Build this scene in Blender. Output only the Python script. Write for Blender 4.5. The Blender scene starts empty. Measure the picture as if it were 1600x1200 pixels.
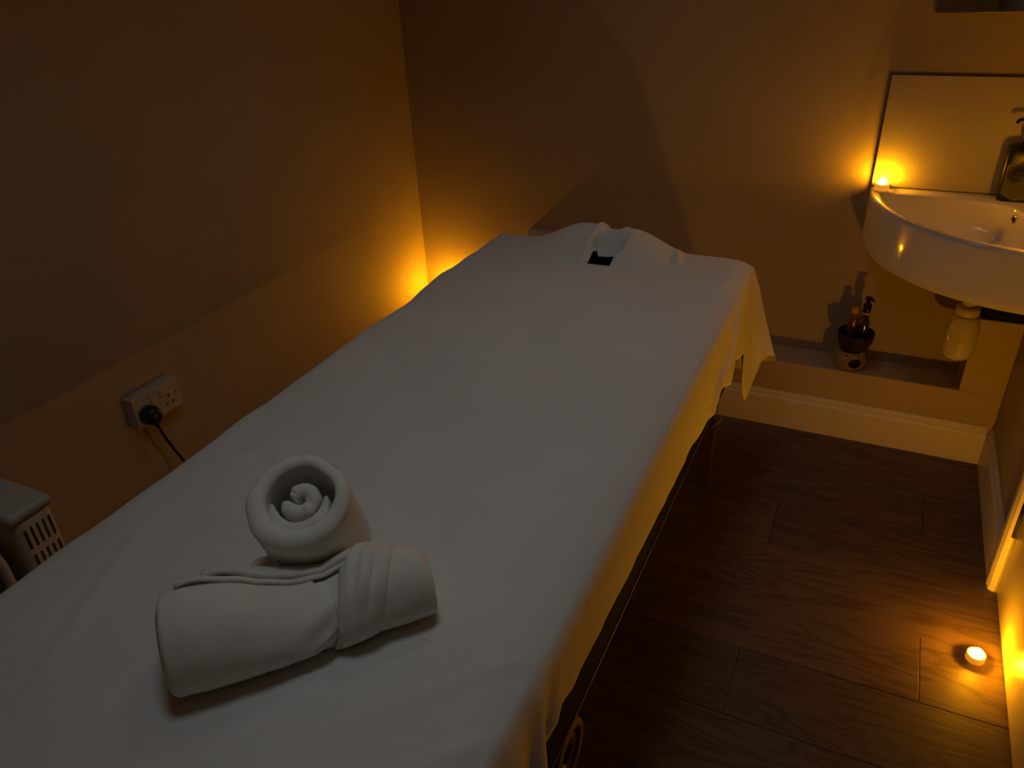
import bpy, bmesh, math, random
from mathutils import Vector, Matrix, noise
random.seed(4)
S = bpy.context.scene
COL = S.collection
PI = math.pi

# ------------------------------------------------------------------ camera
cam_d = bpy.data.cameras.new('camera'); cam = bpy.data.objects.new('camera', cam_d); COL.objects.link(cam)
cam_d.sensor_width = 36.0; cam_d.lens = 27.045; cam_d.clip_start = 0.02
RIGHT = Vector((0.90335, 0.42670, -0.04347)); DOWN = Vector((0.17846, -0.46609, -0.86655)); FWD = Vector((-0.39002, 0.77504, -0.49719))
cam.matrix_world = Matrix(((RIGHT.x, -DOWN.x, -FWD.x, 0.0), (RIGHT.y, -DOWN.y, -FWD.y, 0.0), (RIGHT.z, -DOWN.z, -FWD.z, 1.5), (0, 0, 0, 1)))
S.camera = cam

# ------------------------------------------------------------------ world, exposure
w = bpy.data.worlds.new('world'); S.world = w; w.use_nodes = True
w.node_tree.nodes['Background'].inputs[0].default_value = (0.02, 0.018, 0.015, 1); w.node_tree.nodes['Background'].inputs[1].default_value = 0.0
S.view_settings.view_transform = 'Standard'; S.view_settings.look = 'None'
S.view_settings.gamma = 1.0; S.view_settings.use_curve_mapping = False; S.view_settings.exposure = 0.0

LAMPS = [(-0.45, 0.60, 0.72, 116), (-0.58, 1.66, 0.38, 98)]; LAMP_COL = (0.87, 1.0, 1.05)     # x, y, watts, beam angle
CANDLE_COL = (1.0, 0.39, 0.004); FLAME = {'floor': 920.0, 'basin': 360.0, 'corner': 800.0, 'basin_right': 330.0}

# ------------------------------------------------------------------ room numbers (metres)
XL, XR, YB, YN, ZC = -1.651, 0.443, 2.547, -0.95, 2.40
LEDGE_Y, LEDGE_Z = 2.420, 0.243

# ------------------------------------------------------------------ helpers
def new_mat(name, col, rough=0.6, metal=0.0, spec=0.5, **kw):
    m = bpy.data.materials.new(name); m.use_nodes = True
    b = m.node_tree.nodes['Principled BSDF']
    b.inputs['Base Color'].default_value = (*col, 1); b.inputs['Roughness'].default_value = rough
    b.inputs['Metallic'].default_value = metal; b.inputs['Specular IOR Level'].default_value = spec
    for k, v in kw.items(): b.inputs[k.replace('_', ' ')].default_value = v
    return m
def nd(m, t, **kw):
    n = m.node_tree.nodes.new(t)
    for k, v in kw.items(): setattr(n, k, v)
    return n
def add_var(m, scale=8.0, amount=0.12, bump=0.1, bscale=None, dist=0.002, detail=4.0, stretch=(1, 1, 1)):
    """noise variation of the base colour, plus noise relief"""
    nt = m.node_tree; b = nt.nodes['Principled BSDF']; L = nt.links.new
    tc = nd(m, 'ShaderNodeTexCoord'); mp = nd(m, 'ShaderNodeMapping'); mp.inputs['Scale'].default_value = stretch
    L(tc.outputs['Object'], mp.inputs[0])
    n1 = nd(m, 'ShaderNodeTexNoise'); n1.inputs['Scale'].default_value = scale; n1.inputs['Detail'].default_value = detail
    L(mp.outputs[0], n1.inputs['Vector'])
    c = b.inputs['Base Color'].default_value[:3]
    r = nd(m, 'ShaderNodeValToRGB')
    r.color_ramp.elements[0].position = .3; r.color_ramp.elements[1].position = .7
    r.color_ramp.elements[0].color = (*[x * (1 - amount) for x in c], 1); r.color_ramp.elements[1].color = (*[min(1, x * (1 + amount)) for x in c], 1)
    L(n1.outputs['Fac'], r.inputs[0]); L(r.outputs[0], b.inputs['Base Color'])
    if bump:
        n2 = nd(m, 'ShaderNodeTexNoise'); n2.inputs['Scale'].default_value = bscale or scale * 10; n2.inputs['Detail'].default_value = 3
        L(mp.outputs[0], n2.inputs['Vector'])
        bp = nd(m, 'ShaderNodeBump'); bp.inputs['Strength'].default_value = bump; bp.inputs['Distance'].default_value = dist
        L(n2.outputs['Fac'], bp.inputs['Height']); L(bp.outputs[0], b.inputs['Normal'])
    return m

M = {}
M['wall'] = add_var(new_mat('wall_paint', (.41, .33, .225), .75, spec=.25), 3, .04, .12, 130, .0015)
M['ceil'] = add_var(new_mat('ceiling_paint', (.5, .47, .4), .85), 3, .03, .1, 60)
M['gloss_white'] = add_var(new_mat('gloss_white_paint', (.74, .66, .52), .32), 6, .04, .05, 40, .001)
M['boxing'] = add_var(new_mat('boxing_paint', (.46, .36, .24), .5, spec=.35), 5, .03, .06, 60, .001)
M['door'] = add_var(new_mat('door_paint', (.39, .325, .225), .30), 5, .04, .06, 30, .001)
M['ceramic'] = add_var(new_mat('white_ceramic', (.74, .70, .64), .09, spec=.6, Coat_Weight=.3), 3, .015, 0)
M['splash'] = add_var(new_mat('splash_panel', (.38, .33, .275), .42), 4, .03, .03, 30, .0005)
M['edge_line'] = add_var(new_mat('edge_line', (.16, .12, .07), .7), 20, .15, .1)  # dark line at the edges of the splashback
M['mirror'] = new_mat('mirror_glass', (.75, .75, .75), .02, metal=1.0); add_var(M['mirror'], 3, .02, 0)
M['dark_edge'] = add_var(new_mat('mirror_edge', (.03, .025, .02), .4), 10, .1, 0)
M['sheet'] = add_var(new_mat('cotton_sheet', (.76, .75, .725), .92, spec=.15), 6, .025, .25, 260, .0008)
M['towel'] = add_var(new_mat('terry_towel', (.82, .80, .745), .95, spec=.1, Sheen_Weight=.25), 14, .04, .5, 700, .0014)
M['vinyl'] = add_var(new_mat('black_vinyl', (.010, .008, .007), .8, spec=.08), 20, .2, .2, 200, .0006)
M['dark_wood'] = add_var(new_mat('dark_stained_wood', (.06, .03, .016), .45), 10, .25, .1, 60, .001, stretch=(1, 1, .12))
M['rail_highlight'] = add_var(new_mat('brown_highlight', (.10, .07, .045), .5), 10, .1, 0)
M['roll_brown'] = add_var(new_mat('brown_card', (.15, .092, .045), .7), 14, .12, .15, 90, .001)
M['white_plastic'] = add_var(new_mat('white_plastic', (.50, .46, .38), .35), 8, .03, 0)
M['trap_plastic'] = add_var(new_mat('trap_plastic', (.60, .54, .38), .22), 8, .03, 0)
M['black_plastic'] = add_var(new_mat('black_plastic', (.008, .008, .008), .4), 12, .1, 0)
M['black_gloss'] = add_var(new_mat('black_gloss_plastic', (.008, .007, .006), .15), 12, .1, 0)
M['heater_white'] = add_var(new_mat('heater_enamel', (.55, .54, .51), .4), 8, .04, .03, 60, .0005)
M['heater_dark'] = add_var(new_mat('heater_slot', (.03, .025, .02), .7), 8, .1, 0)
M['steel'] = add_var(new_mat('chrome', (.55, .54, .52), .12, metal=1.0), 10, .03, 0)
M['hinge'] = add_var(new_mat('dark_hinge', (.018, .013, .009), .6, metal=.2), 10, .1, 0)
M['near_black'] = add_var(new_mat('dark_hole', (.004, .003, .003), .9), 10, .1, 0)  # near-black for holes: their inner shade is put into the colour
M['bowl'] = add_var(new_mat('dark_glazed_bowl', (.026, .014, .009), .6, spec=.2), 16, .25, .1, 60, .0006)
M['amber'] = add_var(new_mat('amber_glass', (.16, .05, .012), .08, spec=.7), 10, .15, 0)
M['amber_cap'] = add_var(new_mat('gold_cap', (.55, .30, .08), .35), 10, .1, 0)
M['smoke'] = add_var(new_mat('smoked_bottle', (.03, .022, .012), .1, spec=.7), 10, .15, 0)
M['soap'] = add_var(new_mat('dark_green_bottle', (.016, .016, .007), .28, spec=.4), 10, .2, 0)
M['label'] = add_var(new_mat('olive_label', (.05, .045, .018), .55), 60, .45, 0)
M['label_line'] = add_var(new_mat('pale_label_border', (.13, .105, .05), .5), 40, .1, 0)
M['thread'] = add_var(new_mat('cotton_thread', (.5, .42, .3), .9), 40, .1, 0)

# speckled burner base
m = new_mat('speckled_stone', (.22, .14, .08), .75); M['speckle'] = m
v = nd(m, 'ShaderNodeTexVoronoi'); v.inputs['Scale'].default_value = 150
tc = nd(m, 'ShaderNodeTexCoord'); rr = nd(m, 'ShaderNodeValToRGB'); L = m.node_tree.links.new
L(tc.outputs['Object'], v.inputs['Vector']); L(v.outputs['Distance'], rr.inputs[0])
rr.color_ramp.elements[0].position = .28; rr.color_ramp.elements[0].color = (.035, .02, .012, 1)
rr.color_ramp.elements[1].position = .45; rr.color_ramp.elements[1].color = (.27, .18, .10, 1)
L(rr.outputs[0], m.node_tree.nodes['Principled BSDF'].inputs['Base Color'])

# floor planks: grain along x, each plank with its own cut of the grain
m = new_mat('walnut_laminate', (.14, .085, .05), .46, spec=.35); M['plank'] = m
L = m.node_tree.links.new; b = m.node_tree.nodes['Principled BSDF']
tc = nd(m, 'ShaderNodeTexCoord'); oi = nd(m, 'ShaderNodeObjectInfo'); ad = nd(m, 'ShaderNodeVectorMath', operation='ADD'); mu = nd(m, 'ShaderNodeVectorMath', operation='SCALE')
cx = nd(m, 'ShaderNodeCombineXYZ')
for i in range(3): L(oi.outputs['Random'], cx.inputs[i])
L(cx.outputs[0], mu.inputs[0]); mu.inputs['Scale'].default_value = 37.0
L(tc.outputs['Object'], ad.inputs[0]); L(mu.outputs[0], ad.inputs[1])
mp = nd(m, 'ShaderNodeMapping'); mp.inputs['Scale'].default_value = (1.0, 6.5, 1.0); L(ad.outputs[0], mp.inputs[0])
n1 = nd(m, 'ShaderNodeTexNoise'); n1.inputs['Scale'].default_value = 1.6; n1.inputs['Detail'].default_value = 6; n1.inputs['Distortion'].default_value = 1.6
L(mp.outputs[0], n1.inputs['Vector'])
mp2 = nd(m, 'ShaderNodeMapping'); mp2.inputs['Scale'].default_value = (4, 90, 1); L(ad.outputs[0], mp2.inputs[0])
n2 = nd(m, 'ShaderNodeTexNoise'); n2.inputs['Scale'].default_value = 1.0; n2.inputs['Detail'].default_value = 4; L(mp2.outputs[0], n2.inputs['Vector'])
mx = nd(m, 'ShaderNodeMath', operation='MULTIPLY_ADD'); mx.inputs[1].default_value = .14; L(n2.outputs['Fac'], mx.inputs[0]); L(n1.outputs['Fac'], mx.inputs[2])
wv = nd(m, 'ShaderNodeMath', operation='PINGPONG'); wv.inputs[1].default_value = .085; L(mx.outputs[0], wv.inputs[0])
sc = nd(m, 'ShaderNodeMath', operation='MULTIPLY'); sc.inputs[1].default_value = 11.5; L(wv.outputs[0], sc.inputs[0])
cr = nd(m, 'ShaderNodeValToRGB'); L(sc.outputs[0], cr.inputs[0])
cr.color_ramp.elements[0].position = .05; cr.color_ramp.elements[0].color = (.098, .060, .034, 1)
cr.color_ramp.elements[1].position = .55; cr.color_ramp.elements[1].color = (.158, .100, .058, 1)
hv = nd(m, 'ShaderNodeHueSaturation'); vr = nd(m, 'ShaderNodeMapRange'); vr.inputs[3].default_value = .85; vr.inputs[4].default_value = 1.15
L(oi.outputs['Random'], vr.inputs[0]); L(vr.outputs[0], hv.inputs['Value']); L(cr.outputs[0], hv.inputs['Color']); L(hv.outputs[0], b.inputs['Base Color'])
bp = nd(m, 'ShaderNodeBump'); bp.inputs['Strength'].default_value = .15; bp.inputs['Distance'].default_value = .001
L(sc.outputs[0], bp.inputs['Height']); L(bp.outputs[0], b.inputs['Normal'])

def emit_mat(name, col, strength):
    m = bpy.data.materials.new(name); m.use_nodes = True; nt = m.node_tree
    nt.nodes.remove(nt.nodes['Principled BSDF'])
    e = nt.nodes.new('ShaderNodeEmission'); e.inputs[0].default_value = (*col, 1); e.inputs[1].default_value = strength
    nt.links.new(e.outputs[0], nt.nodes['Material Output'].inputs[0]); return m

# ------------------------------------------------------------------ mesh builders
def mesh_obj(name, verts, faces, mat, parent=None, smooth=True, loc=None, mods=()):
    me = bpy.data.meshes.new(name); me.from_pydata([tuple(v) for v in verts], [], faces); me.update()
    o = bpy.data.objects.new(name, me); COL.objects.link(o)
    if mat: me.materials.append(M[mat] if isinstance(mat, str) else mat)
    if smooth:
        for p in me.polygons: p.use_smooth = True
    if parent: o.parent = parent
    if loc: o.location = loc
    return o
def bm_obj(name, bm, mat, parent=None, smooth=False, loc=None):
    me = bpy.data.meshes.new(name); bm.normal_update(); bm.to_mesh(me); bm.free()
    o = bpy.data.objects.new(name, me); COL.objects.link(o)
    me.materials.append(M[mat] if isinstance(mat, str) else mat)
    if smooth:
        for p in me.polygons: p.use_smooth = True
    if parent: o.parent = parent
    if loc: o.location = loc
    return o
def box_bm(x0, x1, y0, y1, z0, z1, bev=0.0, seg=2, bm=None):
    b = bmesh.new()
    bmesh.ops.create_cube(b, size=1)
    for v in b.verts: v.co = Vector(((x0 + x1) / 2 + v.co.x * (x1 - x0), (y0 + y1) / 2 + v.co.y * (y1 - y0), (z0 + z1) / 2 + v.co.z * (z1 - z0)))
    if bev: bmesh.ops.bevel(b, geom=list(b.edges), offset=bev, segments=seg, profile=.5, affect='EDGES')
    if bm is None: return b
    me = bpy.data.meshes.new('tmp'); b.to_mesh(me); b.free(); bm.from_mesh(me); bpy.data.meshes.remove(me); return bm
def box(name, x0, x1, y0, y1, z0, z1, mat, parent=None, bev=0.0, seg=2):
    return bm_obj(name, box_bm(x0, x1, y0, y1, z0, z1, bev, seg), mat, parent)
def lathe(name, prof, mat, parent=None, n=32, loc=(0, 0, 0), sx=1, sy=1, close=True):
    vs, fs = [], []
    for r, z in prof:
        for k in range(n):
            a = 2 * PI * k / n; vs.append((r * math.cos(a) * sx, r * math.sin(a) * sy, z))
    for i in range(len(prof) - 1):
        for k in range(n):
            k2 = (k + 1) % n; fs.append((i * n + k, i * n + k2, (i + 1) * n + k2, (i + 1) * n + k))
    if close:
        fs.append(tuple(reversed(range(n)))); q = (len(prof) - 1) * n; fs.append(tuple(range(q, q + n)))
    return mesh_obj(name, vs, fs, mat, parent, True, loc)
def tube_data(pts, r, n=10):
    pts = [Vector(p) for p in pts]; vs, fs = [], []
    up = Vector((0, 0, 1)); prev = None
    for i, p in enumerate(pts):
        t = (pts[min(i + 1, len(pts) - 1)] - pts[max(i - 1, 0)]).normalized()
        if prev is None: prev = t.orthogonal().normalized()
        a = (prev - t * prev.dot(t)).normalized(); b_ = t.cross(a); prev = a
        rad = r[i] if isinstance(r, (list, tuple)) else r
        for k in range(n):
            q = 2 * PI * k / n; vs.append(p + a * math.cos(q) * rad + b_ * math.sin(q) * rad)
    for i in range(len(pts) - 1):
        for k in range(n):
            k2 = (k + 1) % n; fs.append((i * n + k, i * n + k2, (i + 1) * n + k2, (i + 1) * n + k))
    fs.append(tuple(reversed(range(n)))); q = (len(pts) - 1) * n; fs.append(tuple(range(q, q + n)))
    return vs, fs
def tube(name, pts, r, mat, parent=None, n=10):
    vs, fs = tube_data(pts, r, n); return mesh_obj(name, vs, fs, mat, parent)
def smooth_path(ctrl, k=8):
    c = [Vector(p) for p in ctrl]; c = [c[0] * 2 - c[1]] + c + [c[-1] * 2 - c[-2]]; out = []
    for i in range(1, len(c) - 2):
        for j in range(k):
            t = j / k; p0, p1, p2, p3 = c[i - 1:i + 3]
            out.append(.5 * ((2 * p1) + (p2 - p0) * t + (2 * p0 - 5 * p1 + 4 * p2 - p3) * t * t + (3 * p1 - p0 - 3 * p2 + p3) * t ** 3))
    out.append(c[-2]); return out
def prism(name, poly, axis, a0, a1, mat, parent=None):
    """extrude a 2D polygon along an axis: x -> poly (y,z); y -> poly (x,z); z -> poly (x,y)"""
    f = {'x': lambda p, a: (a, p[0], p[1]), 'y': lambda p, a: (p[0], a, p[1]), 'z': lambda p, a: (p[0], p[1], a)}[axis]
    n = len(poly); vs = [f(p, a0) for p in poly] + [f(p, a1) for p in poly]
    fs = [tuple(range(n)), tuple(range(2 * n - 1, n - 1, -1))] + [(i, i + n, (i + 1) % n + n, (i + 1) % n) for i in range(n)]
    o = mesh_obj(name, vs, fs, mat, parent, False)
    b = bmesh.new(); b.from_mesh(o.data); bmesh.ops.recalc_face_normals(b, faces=b.faces); b.to_mesh(o.data); b.free()
    return o
def empty(name, loc=(0, 0, 0)):
    o = bpy.data.objects.new(name, None); COL.objects.link(o); o.location = loc; o.empty_display_size = .05; return o
def tag(o, label, cat, group=None):
    o['label'] = label; o['category'] = cat
    if group: o['group'] = group
    return o
def struct(o, label=None, cat=None):
    o['kind'] = 'structure'
    if label: o['label'] = label
    if cat: o['category'] = cat
    return o
def at(o, root):                      # parent a world-space part to a root standing elsewhere
    o.parent = root; o.location = Vector(o.location) - Vector(root.location); return o
def sstep(a, b, x):
    t = min(1, max(0, (x - a) / (b - a))); return t * t * (3 - 2 * t)
def lerp_tab(tab, x):
    if x <= tab[0][0]: return tab[0][1:]
    for p, q in zip(tab, tab[1:]):
        if x <= q[0]:
            t = (x - p[0]) / (q[0] - p[0]); return tuple(a + (b - a) * t for a, b in zip(p[1:], q[1:]))
    return tab[-1][1:]

# ------------------------------------------------------------------ room shell
T = .10
struct(box('wall_left', XL - T, XL, YN, YB + T, 0, ZC, 'wall'), 'dim beige painted wall to the left of the bed', 'wall')
struct(box('wall_back', XL, XR + T, YB, YB + T, 0, ZC, 'wall'), 'beige painted wall behind the head of the bed', 'wall')
DOOR_Y0, DOOR_Y1, DOOR_H = 1.035, 1.812, 2.0
bmr = box_bm(XR, XR + T, DOOR_Y1, YB, 0, ZC)
box_bm(XR, XR + T, YN, DOOR_Y0, 0, ZC, bm=bmr); box_bm(XR, XR + T, DOOR_Y0, DOOR_Y1, DOOR_H, ZC, bm=bmr)
struct(bm_obj('wall_right', bmr, 'wall'), 'beige painted wall on the right with the door', 'wall')
struct(box('wall_front', XL - T, XR + T, YN - T, YN, 0, ZC, 'wall'), 'beige painted wall facing the bed', 'wall')
struct(box('ceiling', XL - T, XR + T, YN - T, YB + T, ZC, ZC + .08, 'ceil'), 'pale painted ceiling', 'ceiling')
floor = struct(box('floor', XL - T, XR + T, YN - T, YB + T, -.06, -.012, 'near_black'), 'dark brown wood plank floor', 'floor')
PW, PL = .20, 1.20
row = 0; y = 1.38 - 12 * PW
plank_cache = {}
while y < LEDGE_Y:
    y0, y1 = max(y, YN), min(y + PW, YB)
    off = {0: 0.0}.get((round((y - 1.38) / PW)) % 3, [0, .43, .81][round((y - 1.38) / PW) % 3])
    x = .276 + off - 3 * PL
    while x < XR + T:
        x0, x1 = max(x, XL), min(x + PL, XR + .09)
        if x1 - x0 > .02 and y1 - y0 > .02:
            key = (round(x1 - x0, 3), round(y1 - y0, 3))
            if key not in plank_cache:
                b = box_bm(0, key[0] - .0008, 0, key[1] - .0008, -.012, 0)
                te = [e for e in b.edges if all(abs(v.co.z) < 1e-6 for v in e.verts)]
                bmesh.ops.bevel(b, geom=te, offset=.0012, segments=1, affect='EDGES')
                me = bpy.data.meshes.new('plank'); b.to_mesh(me); b.free(); me.materials.append(M['plank']); plank_cache[key] = me
            p = bpy.data.objects.new('plank', plank_cache[key]); COL.objects.link(p); p.parent = floor; p.location = (x0, y0, 0)
        x += PL
    y += PW

# pipe boxing: low ledge along the back wall, short upright beside the right wall
struct(box('trim_1', XL, XR, LEDGE_Y, YB, 0, LEDGE_Z, 'boxing', bev=.004), 'low painted pipe boxing ledge along the back wall', 'ledge')
struct(box('trim_2', .322, XR, LEDGE_Y, YB, LEDGE_Z - .002, .485, 'boxing', bev=.003), 'short painted upright pipe boxing below the basin', 'boxing')
def skirting_profile(sign, face, t=.015, h=.133):
    # (across, z): back edge at 'face', front towards sign
    return [(face, 0), (face + sign * t, 0), (face + sign * t, h - .03), (face + sign * (t - .002), h - .024), (face + sign * (t - .006), h - .02), (face + sign * (t - .006), h - .01), (face + sign * (t - .010), h), (face, h)]
struct(prism('baseboard_back', skirting_profile(-1, LEDGE_Y), 'x', XL + .0155, XR - .0155, 'gloss_white'), 'cream painted skirting board below the ledge', 'skirting')
struct(prism('baseboard_right', skirting_profile(-1, XR), 'y', 1.872, LEDGE_Y - .0005, 'gloss_white'), 'cream painted skirting board on the right wall', 'skirting')
struct(prism('baseboard_left', skirting_profile(1, XL), 'y', YN, LEDGE_Y - .0005, 'gloss_white'), 'cream painted skirting board behind the bed', 'skirting')

# door leaf with architrave and hinge
door = struct(empty('door_1', (XR, DOOR_Y1, 0)), 'cream painted door lit by the floor candle', 'door')
at(box('door_leaf', XR + .004, XR + .040, DOOR_Y0 + .003, DOOR_Y1 - .003, .006, DOOR_H - .003, 'door', bev=.002), door)
hg = box('hinge', XR - .0005, XR + .006, DOOR_Y1 - .010, DOOR_Y1 - .001, .185, .285, 'hinge', bev=.001); at(hg, door)
kn = tube('hinge_knuckle', [(XR - .002, DOOR_Y1 - .0035, .185), (XR - .002, DOOR_Y1 - .0035, .285)], .0045, 'hinge'); at(kn, door)
hd = tube('door_handle', smooth_path([(XR + .004, DOOR_Y0 + .06, 1.0), (XR - .045, DOOR_Y0 + .06, 1.0), (XR - .05, DOOR_Y0 + .09, 1.0), (XR - .05, DOOR_Y0 + .17, 1.0)]), .009, 'steel'); at(hd, door)
ARC = [(0, 0), (0, .060), (-.006, .060), (-.010, .056), (-.012, .048), (-.017, .044), (-.017, .022), (-.014, .017), (-.016, .012), (-.013, .004), (-.006, 0)]   # (x, width)
t3 = prism('trim_3', [(XR + a, DOOR_Y1 + b_) for a, b_ in ARC], 'z', 0, DOOR_H + .06, 'gloss_white')
struct(t3, 'cream moulded door architrave at the far side of the door', 'architrave')
t4 = prism('trim_4', [(XR + a, DOOR_Y0 - b_) for a, b_ in ARC], 'z', 0, DOOR_H + .06, 'gloss_white')
struct(t4, 'cream moulded door architrave at the near side of the door', 'architrave')

# ------------------------------------------------------------------ ceiling lamp (dim neutral downlight)
lamp_glass = emit_mat('lamp_glass', LAMP_COL, .3)
for (lx, ly, lw, ls), lab in zip(LAMPS, ('round white dimmed ceiling lamp above the foot of the bed', 'round white dimmed ceiling lamp above the head of the bed')):
    lamp = tag(empty('ceiling_lamp', (lx, ly, ZC)), lab, 'lamp', 'ceiling lamps above the bed')
    lathe('rim', [(.19, 0), (.225, 0), (.225, -.012), (.21, -.02), (.19, -.02)], 'white_plastic', lamp, 40, close=False)
    lathe('diffuser', [(.001, -.006), (.19, -.006), (.19, -.0), (.001, 0)], lamp_glass, lamp, 40)
    ld = bpy.data.lights.new('lamp_light', 'AREA'); ld.shape = 'DISK'; ld.size = .36; ld.energy = lw; ld.color = LAMP_COL; ld.spread = math.radians(ls)
    lo = bpy.data.objects.new('lamp_light', ld); COL.objects.link(lo); lo.parent = lamp; lo.location = (0, 0, -.04)

# ------------------------------------------------------------------ massage bed
BX0, BX1, BY0, BY1, BZ = -1.072, -.290, .12, 2.125, .70
bed = tag(empty('massage_bed', ((BX0 + BX1) / 2, (BY0 + BY1) / 2, 0)), 'black massage table with wooden legs under the white sheet', 'massage table')
HX0, HX1, HY0, HY1 = -.722, -.652, 1.935, 2.075
def ring_slab(name, z0, z1, mat):
    o = [(BX0 + .006, BY0 + .006), (BX1 - .006, BY0 + .006), (BX1 - .006, BY1 - .006), (BX0 + .006, BY1 - .006)]
    i = [(HX0 - .012, HY0 - .006), (HX1 + .012, HY0 - .006), (HX1 + .012, HY1), (HX0 - .012, HY1)]
    vs = [(*p, z) for z in (z0, z1) for p in o + i]; fs = []
    for k in range(4):
        j = (k + 1) % 4
        fs += [(k, j, 8 + j, 8 + k), (4 + j, 4 + k, 12 + k, 12 + j), (8 + k, 8 + j, 12 + j, 12 + k), (j, k, 4 + k, 4 + j)]
    return at(mesh_obj(name, vs, fs, mat, None, False), bed)
ring_slab('padding', .585, BZ - .024, 'vinyl')
at(box('base_board', BX0 + .03, BX1 - .03, BY0 + .03, BY1 - .03, .57, .584, 'vinyl'), bed)
RX = .030
for nm, a in (('side_rail', (BX1 - RX, BX1 - .004, BY0 + .02, BY1 - .06, .425, .584)), ('side_rail', (BX0 + .004, BX0 + RX, BY0 + .02, BY1 - .06, .458, .584)),
              ('end_rail', (BX0 + RX, BX1 - RX, BY0 + .02, BY0 + .045, .458, .57)), ('end_rail', (BX0 + RX, BX1 - RX, BY1 - .085, BY1 - .06, .458, .57))):
    at(box(nm, *a, 'vinyl', bev=.004), bed)
for xa, za in ((BX1 - .004, .425), (BX0 - .000, .458)):
    at(box('edge_highlight', xa - .002, xa + .003, BY0 + .03, BY1 - .07, za, za + .005, 'rail_highlight', bev=.001), bed)  # brown strip paints the highlight along the rail's lower edge
for xa, ya in ((BX1 - .075, 1.985), (BX0 + .035, 1.985), (BX1 - .075, .30), (BX0 + .035, .30)):
    lg = prism('leg', [(xa, 0), (xa + .038, 0), (xa + .040, .459), (xa - .002, .459)], 'y', ya - .02, ya + .02, 'dark_wood'); at(lg, bed)

# rolled brown card on a bar under the near part of the table
rl = tag(empty('brown_roll', (-.40, .765, .285)), 'brown hollow roll sticking out below the near right edge of the bed', 'roll')
n = 40; vs, fs = [], []
R0, R1, X0r, X1r = .068, .050, -.20, .090
for x, r in ((X0r, R1), (X0r, R0), (X1r - .004, R0), (X1r, R0 - .004), (X1r, R1 + .003), (X1r - .004, R1), (X0r, R1)):
    for k in range(n):
        a = 2 * PI * k / n; vs.append((x, r * math.cos(a), r * math.sin(a)))
for i in range(6):
    for k in range(n):
        k2 = (k + 1) % n; fs.append((i * n + k, i * n + k2, (i + 1) * n + k2, (i + 1) * n + k))
mesh_obj('outer_wrap', vs, fs, 'roll_brown', rl)
vs, fs = [], []
for x, r in ((X0r + .01, .02), (X0r + .01, .042), (X1r - .006, .042), (X1r - .006, .020), (X0r + .01, .02)):
    for k in range(n):
        a = 2 * PI * k / n; vs.append((x, r * math.cos(a), r * math.sin(a)))
for i in range(4):
    for k in range(n):
        k2 = (k + 1) % n; fs.append((i * n + k, i * n + k2, (i + 1) * n + k2, (i + 1) * n + k))
mesh_obj('inner_core', vs, fs, 'dark_wood', rl)
at(tube('roll_bar', smooth_path([(-.345, .765, .56), (-.345, .765, .33), (-.35, .765, .29), (-.38, .765, .285), (-.62, .765, .285), (-.65, .765, .29), (-.66, .765, .33), (-.66, .765, .57)]), .008, 'hinge'), bed)

# ------------------------------------------------------------------ bed sheet
def head_h(x, y):
    """lump of the face cushion under the sheet at the head end"""
    ey = sstep(1.90, 2.085, y)
    ex = sstep(-.975, -.775, x) * (1 - sstep(-.64, -.465, x))
    left = .063 * ey * ex
    right = .060 * ey * ex
    f = sstep(-.718, -.708, x)                       # the slit: left side of the sheet stands proud
    h = left * (1 - f) + right * f
    g = math.exp(-((x + .738) / .007) ** 2) * .007 * sstep(1.90, 1.97, y)      # rolled edge of the slit
    vdip = sstep(-.736, -.727, x) * (1 - sstep(-.652, -.632, x)); vval = sstep(-.722, -.714, x) * (1 - sstep(-.705, -.635, x))
    h -= vdip * .042 * (1 - sstep(2.022, 2.085, y)) * sstep(1.99, 2.02, y) + .009 * ey * vval
    h += .006 * math.exp(-((x + .662) / .012) ** 2) * sstep(2.06, 2.11, y)
    # small pinch at the right end of the lump
    h += .012 * math.exp(-((x + .487 + (y - 2.05) * .25) / .010) ** 2) * math.exp(-((y - 2.055) / .05) ** 2)
    h -= .008 * math.exp(-((x + .468 + (y - 2.05) * .25) / .008) ** 2) * math.exp(-((y - 2.06) / .03) ** 2)
    return h + g
def nz(x, y, s, z=0): return noise.noise(Vector((x * s, y * s, z)))
CREASES = [((-1.02, 1.33), (-.78, 1.20), .0022), ((-.86, .30), (-1.0, .62), .003), ((-1.05, .72), (-.9, .95), .003), ((-.50, .40), (-.30, .62), .004), ((-.46, .30), (-.29, .50), .005), ((-.43, .70), (-.32, .98), .002), ((-1.0, .9), (-.82, .80), .002)]
def top_z(x, y):
    d = min(x - BX0, y - BY0, BY1 - y)
    z = BZ - .006 * max(0, 1 - d / .03) ** 2 - .016 * max(0, 1 - (BX1 - x) / .055) ** 2
    z += .0022 * nz(x, y, 5.0) + .0012 * nz(x, y, 14, 3.3)
    for (ax, ay), (bx, by), hgt in CREASES:
        ux, uy = bx - ax, by - ay; l2 = ux * ux + uy * uy; t = ((x - ax) * ux + (y - ay) * uy) / l2
        if -.1 < t < 1.1:
            dd = ((x - ax) * uy - (y - ay) * ux) / math.sqrt(l2)
            z += hgt * math.exp(-(dd / .012) ** 2) * sstep(-.1, .2, t) * (1 - sstep(.8, 1.1, t))
    return z + head_h(x, y)
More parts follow.
